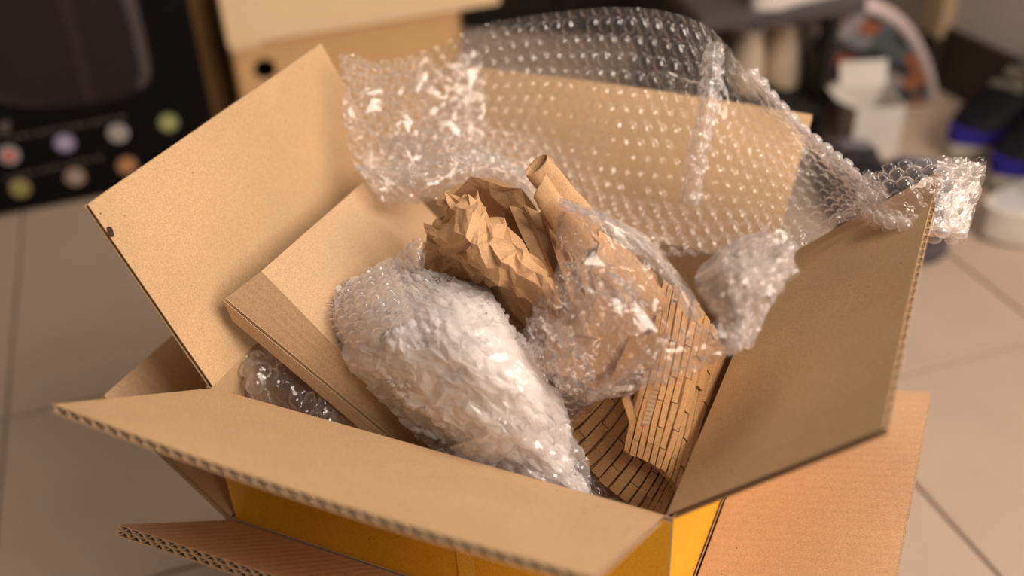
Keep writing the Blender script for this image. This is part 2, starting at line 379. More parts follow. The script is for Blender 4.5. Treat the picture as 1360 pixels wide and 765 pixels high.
def paper(name, root, base, rows, amp, cell, seed, sub=2, slide=.35, mat=None, ctrl=None):
    """crumpled paper: an uneven net of flat facets with sharp creases, creased again on a finer scale"""
    rg = np.random.default_rng(seed)
    P, u, v = sheet(zgrid(rows) if ctrl is None else ctrl, cell); N = normals(P); n, m = u.shape
    T0 = np.gradient(P, axis=0); T1_ = np.gradient(P, axis=1)
    P = P + T0 * rg.uniform(-slide, slide, (n, m, 1)) + T1_ * rg.uniform(-slide, slide, (n, m, 1)) + N * rg.normal(0, amp, (n, m, 1))
    V = [tuple(p) for p in P.reshape(-1, 3)]; I = lambda i, j: i * m + j; F = []
    for i in range(n - 1):
        for j in range(m - 1):
            a, b, c, d = I(i, j), I(i + 1, j), I(i + 1, j + 1), I(i, j + 1)
            F += [(a, b, c), (a, c, d)] if rg.random() < .5 else [(a, b, d), (b, c, d)]
    for k in range(sub):
        E = {}; V2 = list(V); F2 = []
        def midp(a, b):
            key = (min(a, b), max(a, b))
            if key not in E:
                p = (A(V[a]) + A(V[b])) / 2; l = np.linalg.norm(A(V[a]) - A(V[b]))
                E[key] = len(V2); V2.append(tuple(p + rg.normal(0, .045 if k == 0 else .022, 3) * l))
            return E[key]
        for a, b, c in F:
            x, y, z = midp(a, b), midp(b, c), midp(c, a); F2 += [(a, x, z), (x, b, y), (z, y, c), (x, y, z)]
        V, F = V2, F2
    return mesh_obj(name, [A(p) - base for p in V], F, mat or K_PAPER, root)
# ---- folded cardboard insert
iA, iB, iC = az(300, 396, .4165), az(474, 248, .42), az(586, 612, .325)
ins = thing('cardboard_insert', (.03, .10, .30), 'folded plain brown cardboard insert leaning against the left side of the yellow carton', 'cardboard insert')
bi = A([.03, .10, .30])
f1 = az(347, 360, .434)                       # fold between the lip and the panel
f2 = az(600, 618, .322)
far1, far2 = az(512, 216, .425), az(670, 385, .325)
MK = [K_INSERT, K_INSERT, K_CORE]
board('panel', f1, far1, far2, f2, .0045, MK, ins, bi, pitch=.0065, flutes=False, nu=10, nv=10)
board('folded_lip', iA, f1, f2, az(560, 612, .318), .0045, MK, ins, bi, pitch=.0065, flutes=False, nu=6, nv=8)
lo = A([0, 0, -.05])
board('side_lip', iA, iA + lo * .3 + A([0.004, 0, 0]), az(560, 612, .318) + lo * .3, az(560, 612, .318), .003, MK, ins, bi, flutes=False, nu=4, nv=6)

# ---- dense white bubble-wrap bundle
bd_rows = [[(437, 402, .398), (470, 372, .405), (520, 344, .408), (562, 366, .418), (612, 374, .420), (650, 380, .418)],
           [(447, 440, .392), (490, 412, .412), (540, 396, .422), (594, 400, .434), (640, 408, .432), (672, 424, .420)],
           [(462, 482, .382), (510, 465, .41), (560, 450, .425), (612, 450, .434), (662, 453, .430), (706, 472, .410)],
           [(505, 528, .366), (550, 520, .393), (600, 510, .411), (652, 508, .418), (700, 517, .412), (748, 542, .388)],
           [(552, 574, .352), (602, 575, .373), (650, 570, .388), (692, 575, .387), (727, 590, .375), (760, 610, .355)],
           [(604, 622, .340), (648, 625, .348), (690, 630, .354), (727, 637, .354), (760, 650, .347), (790, 668, .335)]]
bn = thing('bubble_wrap_bundle', (.14, .09, .30), 'thick white bundle of many-layered bubble wrap lying on the cardboard insert', 'bubble wrap', 'bubble wrap in the carton')
b0 = A([.14, .09, .30])
core = [[(p[0] + (560 - p[0]) * .10 + 4, p[1] + (500 - p[1]) * .10 + 2, p[2] - .010) for p in r] for r in bd_rows]
P, u, v = sheet(zgrid(core), .0012)
d_, r_n = hexcell(u, v, .0105)
P = P + normals(P) * (.004 * crease(u, v, 3, .03) + .004 * np.sqrt(np.clip(1 - (d_ / .0047) ** 2.3, 0, 1)) * (.5 + .5 * r_n))[..., None]
grid_obj('packed_core', P, CORE_W, bn, b0, thick=.012)
wrap_layer(bn, b0, zgrid(bd_rows), F_DENSE, F_WHITE, 11, fold=.0045, foldwl=.034, deflate=.3, jitter=.00032, hgt=.0020)
mid = [[(p[0] + (560 - p[0]) * .05, p[1] + (500 - p[1]) * .05, p[2] - .005) for p in r] for r in bd_rows]
wrap_layer(bn, b0, zgrid(mid), F_DENSE, F_WHITE, 12, fold=.004, foldwl=.03, deflate=.4, jitter=.0002, step=.0016, hgt=.003)
skin = [[(p[0], p[1], p[2] + .0035) for p in r] for r in bd_rows]
paper('outer_film', bn, b0, skin, .0012, .0062, 17, 1, .45, F_SKIN)
# folded-over corner and lower fold
wrap_layer(bn, b0, zgrid([[(437, 402, .402), (478, 368, .412), (520, 343, .416)], [(445, 432, .402), (490, 405, .422), (536, 380, .43)], [(470, 462, .402), (510, 440, .424), (552, 418, .436)]]), F_CLEAR, F_WHITE, 13, fold=.0015, flip=-1, deflate=.05)
wrap_layer(bn, b0, zgrid([[(600, 590, .372), (660, 575, .395), (715, 560, .395), (750, 560, .37)], [(640, 625, .356), (690, 620, .366), (735, 625, .362), (775, 625, .345)], [(690, 655, .342), (730, 665, .345), (765, 670, .34), (795, 680, .33)]]), F_WHITE, F_CLEAR, 14, fold=.006, foldwl=.03, deflate=.4, hgt=.003)

wrap_layer(bn, b0, zgrid([[(540, 326, .43), (552, 322, .435), (560, 330, .432)], [(534, 350, .42), (550, 350, .428), (564, 358, .422)], [(540, 385, .405), (556, 388, .408), (568, 392, .40)]]), F_WHITE, F_CLEAR, 16, fold=.002, foldwl=.02)
wrap_layer(bn, b0, zgrid([[(742, 560, .325), (775, 590, .318), (815, 630, .308), (850, 665, .30)], [(745, 610, .325), (780, 635, .315), (820, 665, .305), (855, 690, .30)], [(760, 660, .32), (795, 675, .312), (830, 695, .305), (860, 705, .30)]]), F_CLEAR, F_CLEAR, 19, fold=.005, foldwl=.03, deflate=.4)
# ---- dark bubble wrap down in the gap beside the insert
gp = thing('bubble_wrap_sheet', (.03, .03, .25), 'crumpled clear bubble wrap stuffed in the shadowed gap between carton and insert', 'bubble wrap', 'bubble wrap in the carton')
wrap_layer(gp, A([.03, .03, .25]), zgrid([[(350, 447, .366), (380, 452, .362), (420, 480, .355), (470, 530, .34)], [(330, 470, .364), (366, 482, .366), (410, 515, .352), (455, 562, .335)], [(315, 492, .360), (350, 512, .356), (395, 545, .345), (440, 590, .325)], [(320, 520, .34), (352, 545, .335), (390, 570, .325), (430, 615, .31)]]), F_CLEAR, F_CLEAR, 15, fold=.006, foldwl=.035, flip=-1, deflate=.4, jitter=.0002)

# ---- crumpled kraft paper
pp = thing('kraft_paper_wad', (.17, .14, .32), 'crumpled brown kraft paper wad with sharp creases behind the white bundle', 'packing paper', 'crumpled kraft paper')
bp0 = A([.17, .14, .32])
paper('front_sheet', pp, bp0, [[(563, 308, .437), (600, 336, .437), (645, 364, .436), (690, 385, .43), (730, 407, .424), (760, 430, .418)],
      [(562, 340, .416), (600, 365, .418), (650, 392, .414), (690, 415, .410), (725, 437, .408), (752, 458, .405)],
      [(560, 376, .39), (602, 394, .386), (656, 420, .384), (690, 450, .384), (716, 480, .384), (742, 502, .382)],
      [(570, 420, .35), (615, 430, .345), (662, 455, .345), (692, 492, .345), (714, 522, .345), (738, 545, .345)]], .0012, .017, 31, 3)
paper('crumpled_sheet', pp, bp0, [[(588, 268, .452), (625, 256, .46), (660, 286, .46), (694, 320, .452), (726, 360, .44), (752, 410, .424)],
      [(586, 288, .448), (612, 290, .468), (650, 316, .466), (686, 345, .458), (720, 380, .446), (748, 416, .422)],
      [(570, 310, .436), (600, 326, .452), (640, 352, .452), (680, 374, .442), (716, 400, .430), (746, 424, .418)],
      [(582, 332, .424), (612, 352, .428), (648, 376, .428), (684, 396, .42), (716, 416, .412), (744, 436, .404)]], .0026, .0072, 44, 2, .45)
paper('crumpled_sheet', pp, bp0, [[(562, 294, .446), (592, 312, .450), (606, 332, .447)], [(564, 312, .440), (596, 326, .446), (622, 346, .444)], [(572, 326, .432), (604, 346, .438), (640, 366, .438)]], .0022, .011, 47, 2)
paper('back_sheet', pp, bp0, [[(590, 268, .44), (606, 241, .458), (640, 238, .463), (684, 256, .458), (722, 296, .444)],
      [(606, 276, .432), (626, 262, .444), (660, 276, .445), (704, 314, .434), (738, 365, .424)],
      [(640, 300, .42), (660, 306, .422), (692, 335, .422), (722, 374, .416), (750, 412, .41)]], .0014, .018, 52, 2)
pu = thing('kraft_paper_wad', (.22, .13, .33), 'flattened brown kraft paper lying under the glossy curled bubble wrap', 'packing paper', 'crumpled kraft paper')
paper('under_sheet', pu, A([.22, .13, .33]), [[(762, 285, .452), (800, 305, .45), (840, 335, .442), (880, 380, .43)], [(770, 330, .44), (800, 350, .445), (835, 380, .436), (872, 415, .42)],
      [(762, 380, .432), (792, 400, .434), (826, 425, .424), (858, 450, .408)], [(735, 430, .415), (765, 450, .416), (800, 470, .408), (835, 490, .395)], [(702, 470, .40), (735, 495, .398), (768, 512, .392), (800, 525, .382)]], .0022, .014, 58, 2)
pl = thing('kraft_paper_wad', (.19, .17, .32), 'dark narrow pleats of folded brown kraft paper between the crumpled wad and the rolled strips', 'packing paper', 'crumpled kraft paper')
bp1 = A([.19, .17, .32])
def pleats(rows, n, amp, seed):
    """accordion folds running down the sheet"""
    P, u, v = sheet(zgrid(rows), .004); rg = random.Random(seed); N = normals(P); k = P.shape[0]
    Q = cr_resample(P, 2 * n + 1, 1); NQ = cr_resample(N, 2 * n + 1, 1)
    for j in range(2 * n + 1):
        off = amp * (1 if j % 2 else -1) * rg.uniform(.6, 1.2); w_ = np.array([off * (.8 + .4 * math.sin(3 * i / k + j)) for i in range(k)])
        Q[:, j] += NQ[:, j] * w_[:, None]
    return Q
for rows, n_, amp_, sd in (([[(672, 272, .44), (700, 276, .45), (730, 284, .455), (765, 300, .455)], [(690, 310, .44), (716, 316, .445), (742, 322, .45), (775, 335, .45)], [(712, 350, .43), (734, 354, .435), (758, 360, .44), (785, 368, .44)],
                       [(738, 396, .42), (754, 398, .423), (772, 402, .425), (792, 408, .425)], [(752, 430, .405), (764, 432, .405), (778, 436, .405), (795, 440, .405)]], 4, .005, 5),
                     ([[(676, 280, .444), (692, 272, .452), (706, 286, .45)], [(700, 330, .441), (716, 326, .45), (728, 340, .446)], [(736, 396, .428), (746, 394, .434), (754, 402, .428)]], 2, .003, 6)):
    grid_obj('pleated_sheet', pleats(rows, n_, amp_, sd), K_PAPER, pl, bp1, smooth=False, thick=.0004)
# rolled, flattened strips standing up
def flat_roll(label, p0, p1, wdir, width, th, seed):
    br = A(p1); rs = thing('kraft_paper_roll', br, label, 'packing paper', 'kraft paper rolls')
    p0, p1 = A(p0), A(p1); ax = unit(p1 - p0); wv = unit(wdir - ax * np.dot(wdir, ax)); nv = np.cross(ax, wv)
    ln = np.linalg.norm(p1 - p0); n, m = 40, 40
    P = np.zeros((n, m, 3)); uu = np.zeros((n, m)); vv = np.zeros((n, m))
    for i in range(n):
        s = i / (n - 1)
        for j in range(m):
            a = j / (m - 1) * (2 * math.pi * 1.10) + .5
            sw = width * (1 + .2 * s); tt = th * (1 + .2 * math.sin(3 * s + seed)) * (1 - .14 * j / m)
            x = math.copysign(abs(math.cos(a)) ** .8, math.cos(a)) * sw / 2; y = math.sin(a) * tt / 2
            P[i, j] = p0 + ax * (s * ln + (.004 * math.sin(a + seed)) * (1 - s)) + wv * x + nv * y; uu[i, j] = s * ln; vv[i, j] = a * width / 3
    P = P + normals(P) * (.0016 * crease(uu, vv, seed, .02))[..., None]
    return grid_obj('paper_roll', P, K_PAPER, rs, br, smooth=True, thick=.0004)
flat_roll('taller flattened roll of brown kraft paper with open end, beside the back flap', ad(712, 219, .668), ad(786, 312, .66), ad(712, 238, .668) - ad(719, 202, .668), .017, .0075, 3)
flat_roll('shorter flattened roll of brown kraft paper tucked against the taller roll', ad(716, 247, .655), ad(776, 335, .65), ad(716, 260, .655) - ad(720, 234, .655), .014, .007, 8)

# ---- shredded cardboard mats
def mat_strips(root, base, rows, wid, seg, th, seed, nmax=99):
    rg = random.Random(seed); P = A(rows, float); P = cr_resample(cr_resample(P, 60, 0), 60, 1)
    lu = np.linalg.norm(np.diff(P, axis=1), axis=-1).sum(1).mean(); lv = np.linalg.norm(np.diff(P, axis=0), axis=-1).sum(0).mean()
    n = int(lu / wid); N = normals(P)
    if N[..., 2].mean() < 0: N = -N
    def at(u, v):
        x = min(max(u, 0), 1) * 59; y = min(max(v, 0), 1) * 59; i, j = min(int(y), 58), min(int(x), 58); a, b = y - i, x - j
        f = lambda Q: (Q[i, j] * (1 - a) * (1 - b) + Q[i + 1, j] * a * (1 - b) + Q[i, j + 1] * (1 - a) * b + Q[i + 1, j + 1] * a * b)
        return f(P), unit(f(N))
    # thin web that ties the strips together
    grid_obj('web', P - N * th * .98, K_SHRED, root, base, smooth=True, thick=.0006)
    for c in range(n):
        v = -(.5 if c % 2 else 0) * seg / lv + rg.uniform(-.012, .012) + .012
        first = True
        while v < .99:
            v0 = max(v, rg.uniform(0, .035)); v1 = min(v + seg / lv - .006, 1)
            v += seg / lv
            if v1 - v0 < .04: continue
            lift = rg.uniform(-.0006, .0011); V, F = [], []
            uc0, uc1 = (c + .07) / n, (c + .88) / n; sk = rg.uniform(-.05, .05) / n
            ns = 3
            for q in range(ns + 1):
                vq = v0 + (v1 - v0) * q / ns
                for uc in (uc0, uc1):
                    p, nn = at(uc + sk * (q - 1.5), vq)
                    V.append(p + nn * (lift + .0005 * math.sin(q + c)) - base); V.append(p - nn * th - base)
            for q in range(ns):
                a = q * 4; b = a + 4
                F += [(a, b, b + 2, a + 2), (a + 1, a + 3, b + 3, b + 1), (a, a + 1, b + 1, b), (a + 2, b + 2, b + 3, a + 3)]
            F += [(0, 2, 3, 1), (ns * 4, ns * 4 + 1, ns * 4 + 3, ns * 4 + 2)]
            mesh_obj('strip', V, F, K_SHRED, root)
sm = thing('shredded_cardboard_mat', (.24, .10, .28), 'lower shredded brown cardboard mat of slit strips ending in a stepped edge', 'cardboard mat', 'shredded cardboard mats')
mat_strips(sm, A([.24, .10, .28]), zgrid([[(733, 577, .335), (785, 630, .322), (840, 678, .316), (876, 700, .322)], [(768, 545, .358), (818, 595, .342), (866, 640, .332), (896, 655, .332)], [(806, 505, .38), (850, 550, .36), (890, 590, .345), (914, 600, .340)], [(850, 440, .40), (890, 480, .385), (925, 510, .365), (942, 520, .350)]]), .0056, .036, .0042, 5)
sm2 = thing('shredded_cardboard_mat', (.26, .13, .30), 'upper shredded brown cardboard mat leaning on the carton wall under the curled bubble wrap', 'cardboard mat', 'shredded cardboard mats')
mat_strips(sm2, A([.26, .13, .30]), zgrid([[(827, 602, .353), (858, 616, .351), (886, 636, .348), (906, 660, .342)], [(838, 552, .378), (872, 560, .374), (904, 575, .364), (924, 600, .352)], [(858, 480, .405), (890, 485, .400), (922, 500, .384), (944, 530, .356)], [(880, 372, .430), (908, 388, .424), (940, 420, .405), (966, 470, .360)]]), .0056, .034, .0042, 6)
mt = thing('cardboard_scrap', (.25, .12, .36), 'flat torn piece of brown cardboard poking out under the bubble wrap', 'cardboard scrap')
board('scrap_panel', az(812, 508, .402), az(868, 490, .408), az(888, 445, .418), az(838, 450, .414), .003, [K_SHRED, K_SHRED, K_CORE], mt, A([.25, .12, .36]), nu=4, nv=4)
fd = thing('cardboard_scrap', (.25, .1, .36), 'narrow bent cardboard strip with exposed ribs lying across the shredded mats', 'cardboard scrap')
board('ribbed_strip', az(850, 567, .383), az(862, 515, .404), az(873, 516, .404), az(859, 568, .384), .0025, [K_SHRED, K_SHRED, K_CORE], fd, A([.25, .1, .36]), pitch=.0042, nu=2, nv=2)
for k in range(9):
    t = k / 8; p = az(853 + 14 * t, 563 - 46 * t, .3875 + .021 * t); q = az(862 + 13 * t, 564 - 45 * t, .3875 + .021 * t)
    w_ = unit(az(862, 515, .404) - az(850, 567, .383)) * .0009; up = A([0, 0, .0016])
    V = [x - A([.25, .1, .36]) for x in (p - w_, p + w_, p + w_ + up, p - w_ + up, q - w_, q + w_, q + w_ + up, q - w_ + up)]
    mesh_obj('rib', V, [(0, 1, 2, 3), (4, 7, 6, 5), (0, 4, 5, 1), (1, 5, 6, 2), (2, 6, 7, 3), (3, 7, 4, 0)], K_CORE, fd)
board('bent_end', az(826, 530, .398), az(834, 527, .400), az(846, 562, .384), az(838, 566, .382), .003, [K_SHRED, K_SHRED, K_CORE], fd, A([.25, .1, .36]), nu=2, nv=2, flutes=False)

# ---- big clear sheet draped up the back flap
bk = thing('bubble_wrap_sheet', (.15, .24, .37), 'large clear bubble wrap sheet rising in an arch in front of the back flap', 'bubble wrap', 'bubble wrap in the carton')
bb = A([.15, .24, .37])
wrap_layer(bk, bb, dgrid([
    [(450, 70, .802), (455, 118, .797), (458, 168, .79), (470, 215, .785), (505, 268, .775)],
    [(512, 82, .835), (508, 130, .822), (514, 180, .805), (526, 226, .79), (545, 270, .775)],
    [(580, 62, .855), (575, 120, .845), (580, 175, .83), (592, 215, .80), (604, 248, .78)],
    [(650, 32, .83), (650, 100, .83), (650, 160, .84), (655, 205, .82), (662, 238, .79)],
    [(740, 16, .80), (740, 95, .81), (740, 170, .83), (740, 235, .815), (740, 300, .795)],
    [(830, 10, .775), (830, 100, .785), (830, 185, .79), (830, 260, .80), (830, 335, .78)],
    [(905, 20, .765), (915, 112, .77), (915, 195, .775), (915, 270, .785), (915, 340, .768)],
    [(962, 55, .765), (980, 133, .768), (985, 210, .766), (985, 275, .768), (985, 335, .752)],
    [(1025, 142, .76), (1045, 182, .758), (1050, 235, .752), (1050, 285, .75), (1050, 328, .736)],
    [(1088, 195, .76), (1100, 220, .755), (1105, 248, .745), (1105, 278, .735), (1100, 302, .73)],
    [(1150, 240, .715), (1150, 252, .715), (1150, 264, .713), (1150, 276, .71), (1150, 288, .708)]]), F_CLEAR, F_BACK, 101, fold=.0028, foldwl=.07, flip=1, deflate=.06, step=.00095)
# gathered lower hem at the left and a long fold
wrap_layer(bk, bb, dgrid([[(470, 215, .778), (480, 235, .765), (500, 258, .76), (518, 276, .768)], [(530, 222, .785), (545, 232, .765), (560, 248, .757), (572, 266, .765)], [(590, 212, .79), (604, 214, .77), (614, 222, .765), (616, 238, .77)],
                          [(650, 205, .80), (656, 214, .785), (660, 226, .78), (660, 236, .785)], [(705, 235, .80), (706, 240, .79), (706, 248, .785), (704, 256, .79)]]), F_CLEAR, F_CLEAR, 102, fold=.003, foldwl=.03, flip=-1, deflate=.3)
wrap_layer(bk, bb, dgrid([[(540, 110, .83), (560, 140, .82), (560, 200, .80)], [(590, 90, .835), (605, 140, .815), (592, 215, .79)], [(640, 70, .84), (645, 150, .825), (640, 215, .80)]]), F_BACK, F_BACK, 103, fold=.005, foldwl=.05, flip=-1, deflate=.5)
wrap_layer(bk, bb, dgrid([[(938, 60, .757), (932, 130, .76), (915, 200, .765), (905, 270, .775)], [(948, 58, .75), (942, 132, .752), (926, 204, .756), (916, 272, .765)], [(958, 62, .756), (952, 135, .758), (938, 206, .76), (930, 272, .77)]]), F_WHITE, F_BACK, 104, fold=.001, flip=-1)
# rim of the right side rolled over
wrap_layer(bk, bb, dgrid([[(985, 95, .755), (990, 92, .748), (1000, 96, .755)], [(1035, 150, .752), (1040, 147, .746), (1048, 152, .754)], [(1085, 195, .745), (1090, 192, .738), (1096, 198, .745)], [(1140, 238, .715), (1146, 236, .71), (1150, 242, .715)]]), F_WHITE, F_WHITE, 105, fold=.001, flip=-1)
paper('wrinkled_film', bk, bb, None, .0042, .011, 245, 2, .45, F_GLINT, dgrid([[(455, 110, .79), (520, 105, .81), (580, 85, .83), (630, 70, .83)], [(458, 160, .782), (520, 160, .79), (585, 150, .81), (635, 140, .82)], [(470, 210, .77), (530, 215, .772), (595, 205, .78), (640, 195, .80)], [(500, 255, .762), (548, 255, .762), (600, 235, .768), (645, 225, .78)]]))
paper('wrinkled_film', bk, bb, None, .0025, .014, 246, 2, .4, F_GLINT, dgrid([[(838, 95, .772), (880, 92, .762), (925, 100, .755)], [(842, 122, .772), (885, 120, .764), (930, 128, .757)]]))
# lower layer between the back flap and the right flap
wrap_layer(bk, bb, dgrid([[(1000, 345, .745), (1045, 322, .735), (1095, 296, .725), (1146, 272, .712)], [(1000, 365, .74), (1045, 340, .728), (1095, 312, .715), (1150, 282, .705)]]), F_CLEAR, F_BACK, 106, fold=.003, foldwl=.03, flip=-1)

# ---- tail of wrap over the corner of the right flap
tl = thing('bubble_wrap_sheet', (.40, .26, .47), 'pinched tail of bubble wrap flaring over the corner of the right flap', 'bubble wrap', 'bubble wrap in the carton')
tb = A([.40, .26, .47])
wrap_layer(tl, tb, dgrid([[(1142, 236, .708), (1146, 252, .70), (1148, 270, .698), (1152, 290, .70)], [(1180, 226, .688), (1178, 250, .672), (1180, 275, .668), (1186, 300, .672)], [(1220, 218, .678), (1220, 250, .662), (1222, 280, .658), (1226, 306, .664)],
                          [(1262, 214, .672), (1258, 246, .66), (1256, 278, .656), (1258, 311, .66)], [(1306, 214, .668), (1300, 240, .66), (1290, 272, .656), (1284, 312, .656)]]), F_CLEAR, F_BACK, 121, fold=.003, foldwl=.035, flip=-1, pitch=.010)
wrap_layer(tl, tb, dgrid([[(1148, 268, .692), (1150, 282, .685), (1156, 294, .69)], [(1190, 284, .664), (1192, 298, .656), (1196, 308, .664)], [(1236, 294, .652), (1238, 306, .646), (1240, 316, .654)], [(1282, 300, .650), (1284, 310, .645), (1284, 318, .65)]]), F_WHITE, F_WHITE, 122, fold=.001, flip=-1)
wrap_layer(tl, tb, dgrid([[(1244, 216, .662), (1242, 250, .652), (1238, 300, .648)], [(1276, 214, .662), (1272, 250, .652), (1262, 306, .648)], [(1310, 216, .662), (1306, 240, .655), (1284, 308, .65)]]), F_WHITE, F_BACK, 123, fold=.002, flip=-1)
wrap_layer(tl, tb, dgrid([[(1140, 238, .70), (1142, 262, .69), (1148, 292, .692)], [(1156, 236, .694), (1160, 262, .682), (1166, 296, .68)], [(1176, 250, .684), (1182, 268, .672), (1194, 300, .668)]]), F_WHITE, F_WHITE, 124, fold=.003, foldwl=.02, flip=-1)

# ---- curled sheet over paper and mats
cu = thing('bubble_wrap_sheet', (.24, .13, .40), 'glossy curled bubble wrap sheet lying over the kraft paper and shredded mats', 'bubble wrap', 'bubble wrap in the carton')
cb = A([.24, .13, .40])
wrap_layer(cu, cb, zgrid([
    [(745, 262, .478), (800, 285, .474), (860, 320, .466), (905, 370, .455), (930, 425, .445), (985, 462, .438)],
    [(742, 300, .466), (790, 330, .466), (840, 365, .462), (880, 410, .448), (915, 450, .438), (960, 475, .43)],
    [(738, 350, .45), (775, 385, .450), (815, 420, .446), (855, 455, .434), (895, 480, .425), (930, 490, .42)],
    [(710, 400, .437), (750, 430, .434), (790, 460, .430), (825, 485, .42), (860, 497, .414), (885, 505, .41)],
    [(695, 445, .42), (730, 475, .416), (765, 500, .412), (790, 515, .408), (815, 520, .406), (835, 520, .404)],
    [(708, 484, .408), (736, 508, .404), (760, 522, .402), (780, 528, .40), (795, 528, .40), (810, 526, .40)]]), F_CLEAR, F_BACK, 141, fold=.006, foldwl=.045, deflate=.35, jitter=.0002, hgt=.0034, face=-1)
wrap_layer(cu, cb, zgrid([[(780, 526, .412), (815, 500, .426), (860, 458, .444), (910, 434, .45), (960, 425, .452), (988, 440, .45)], [(782, 530, .414), (822, 516, .424), (870, 490, .434), (915, 468, .442), (955, 452, .448), (986, 452, .446)], [(784, 530, .412), (830, 522, .418), (880, 508, .424), (925, 494, .430), (962, 478, .436), (986, 464, .44)]]), F_CLEAR, F_BACK, 142, fold=.003, foldwl=.03, deflate=.3, jitter=.0002, face=-1, hgt=.003)
wrap_layer(cu, cb, zgrid([[(744, 262, .482), (800, 282, .480), (858, 316, .472), (905, 366, .46), (935, 420, .45)], [(742, 270, .486), (796, 292, .486), (850, 325, .478), (896, 373, .466), (925, 425, .455)], [(742, 280, .48), (790, 302, .48), (842, 334, .472), (886, 380, .46), (915, 430, .45)]]), F_WHITE, F_BACK, 143, fold=.0015, face=-1, hgt=.0025)
# crumpled glossy patch in the middle
wrap_layer(cu, cb, zgrid([[(745, 350, .462), (790, 350, .470), (840, 370, .466)], [(740, 400, .455), (800, 400, .462), (860, 420, .454)], [(735, 445, .438), (800, 440, .448), (870, 450, .442)]]), F_BACK, F_BACK, 144, fold=.008, foldwl=.028, flip=-1, deflate=.6, jitter=.0003)
wrap_layer(cu, cb, zgrid([[(700, 420, .436), (740, 430, .438), (790, 470, .43)], [(706, 460, .424), (745, 480, .424), (790, 500, .418)], [(722, 505, .412), (755, 518, .410), (790, 524, .408)]]), F_CLEAR, F_BACK, 145, fold=.006, foldwl=.026, flip=-1, deflate=.5, jitter=.0003)
paper('wrinkled_film', cu, cb, [[(748, 330, .474), (800, 345, .476), (850, 375, .470)], [(742, 380, .466), (800, 390, .470), (864, 415, .460)], [(736, 430, .448), (800, 435, .456), (880, 450, .448)], [(742, 465, .436), (800, 470, .44), (860, 480, .434)]], .0035, .013, 241, 2, .45, F_GLINT)
paper('wrinkled_film', cu, cb, [[(690, 430, .432), (730, 425, .442), (770, 455, .44)], [(700, 470, .424), (735, 480, .430), (775, 495, .426)]], .003, .010, 242, 2, .45, F_GLINT)
paper('wrinkled_film', cu, cb, [[(800, 500, .434), (860, 470, .446), (920, 445, .452), (975, 440, .452)], [(800, 522, .422), (860, 508, .428), (920, 490, .436), (978, 464, .443)]], .0022, .011, 243, 2, .4, F_GLINT)
wrap_layer(cu, cb, zgrid([[(700, 488, .392), (740, 512, .388), (795, 524, .384)], [(722, 535, .362), (752, 545, .36), (785, 545, .358)], [(745, 575, .335), (760, 580, .332), (778, 570, .332)]]), F_CLEAR, F_BACK, 146, fold=.004, foldwl=.03, deflate=.3)
# ---- twisted blob between the curl and the tail
bl = thing('bubble_wrap_sheet', (.29, .20, .42), 'crinkled bubble wrap clump with a twisted neck resting on the right flap hinge', 'bubble wrap', 'bubble wrap in the carton')
bo = A([.29, .20, .42])
wrap_layer(bl, bo, zgrid([[(924, 358, .47), (956, 328, .476), (1010, 305, .476), (1048, 322, .47)], [(926, 385, .474), (968, 360, .486), (1015, 340, .486), (1054, 350, .474)], [(938, 412, .468), (972, 395, .48), (1010, 380, .48), (1040, 375, .47)], [(962, 436, .456), (980, 425, .464), (1000, 412, .464), (1018, 404, .458)], [(972, 470, .442), (980, 468, .448), (988, 464, .447), (994, 456, .442)]]), F_WHITE, F_CLEAR, 161, fold=.004, foldwl=.04, deflate=.4, jitter=.0002, face=-1, hgt=.003)
wrap_layer(bl, bo, zgrid([[(960, 345, .485), (1005, 318, .488), (1046, 335, .482)], [(968, 380, .49), (1012, 358, .494), (1052, 355, .484)], [(978, 415, .476), (1006, 398, .482), (1030, 388, .474)]]), F_CLEAR, F_BACK, 162, fold=.007, foldwl=.022, flip=-1, deflate=.6, jitter=.0003)
paper('wrinkled_film', bl, bo, [[(930, 352, .482), (970, 326, .490), (1020, 308, .488), (1050, 330, .48)], [(934, 392, .482), (976, 368, .495), (1022, 345, .496), (1056, 356, .482)], [(958, 430, .466), (980, 415, .476), (1008, 396, .48), (1032, 384, .474)]], .003, .0065, 244, 2, .45, F_GLINT)
# ------------------------------------------------------------------ background: walls
def prism(name, poly, z0, z1, mat, parent=None, base=(0, 0, 0), bev=0):
    """vertical prism over a plan polygon (counter-clockwise)"""
    n = len(poly); base = A(base, float)
    V = [A([p[0], p[1], z0]) - base for p in poly] + [A([p[0], p[1], z1]) - base for p in poly]
    F = [tuple(range(n))[::-1], tuple(range(n, 2 * n))] + [(i, (i + 1) % n, (i + 1) % n + n, i + n) for i in range(n)]
    o = mesh_obj(name, V, F, mat, parent)
    if bev:
        m = o.modifiers.new('bevel', 'BEVEL'); m.width = bev; m.segments = 2
    return o
def quad_plan(p, d, n, x0, x1, y0, y1):   # rectangle in plan: along d from p, n is the back direction
    p, d, n = A(p)[:2], A(d)[:2], A(n)[:2]
    return [p + d * x0 + n * y0, p + d * x1 + n * y0, p + d * x1 + n * y1, p + d * x0 + n * y1]
def perp(d): return A([-d[1], d[0]])
WALL = plain('grey_wall_paint', (.50, .43, .39), .8, .2, .05, 6)
SKIRT = plain('dark_brown_skirting', (.035, .024, .018), .5, .4, .2, 30)
TRIM = plain('tan_door_trim', (.42, .29, .18), .6, .3, .15, 20)
DARK = plain('dark_wall', (.022, .017, .014), .8, .2, .2, 8)  # near-black brown is the back wall's own paint
w0 = az(1256, 36, .11)[:2]; w1 = az(1362, 84, .11)[:2]; wdv = unit(w1 - w0); wn = perp(wdv)
o = prism('wall_right', quad_plan(w0, wdv, wn, 0, 2.2, .012, .12), 0, 1.3, WALL); tag(o, 'plain grey painted wall rising behind the black and blue sneakers', 'wall', kind='structure')
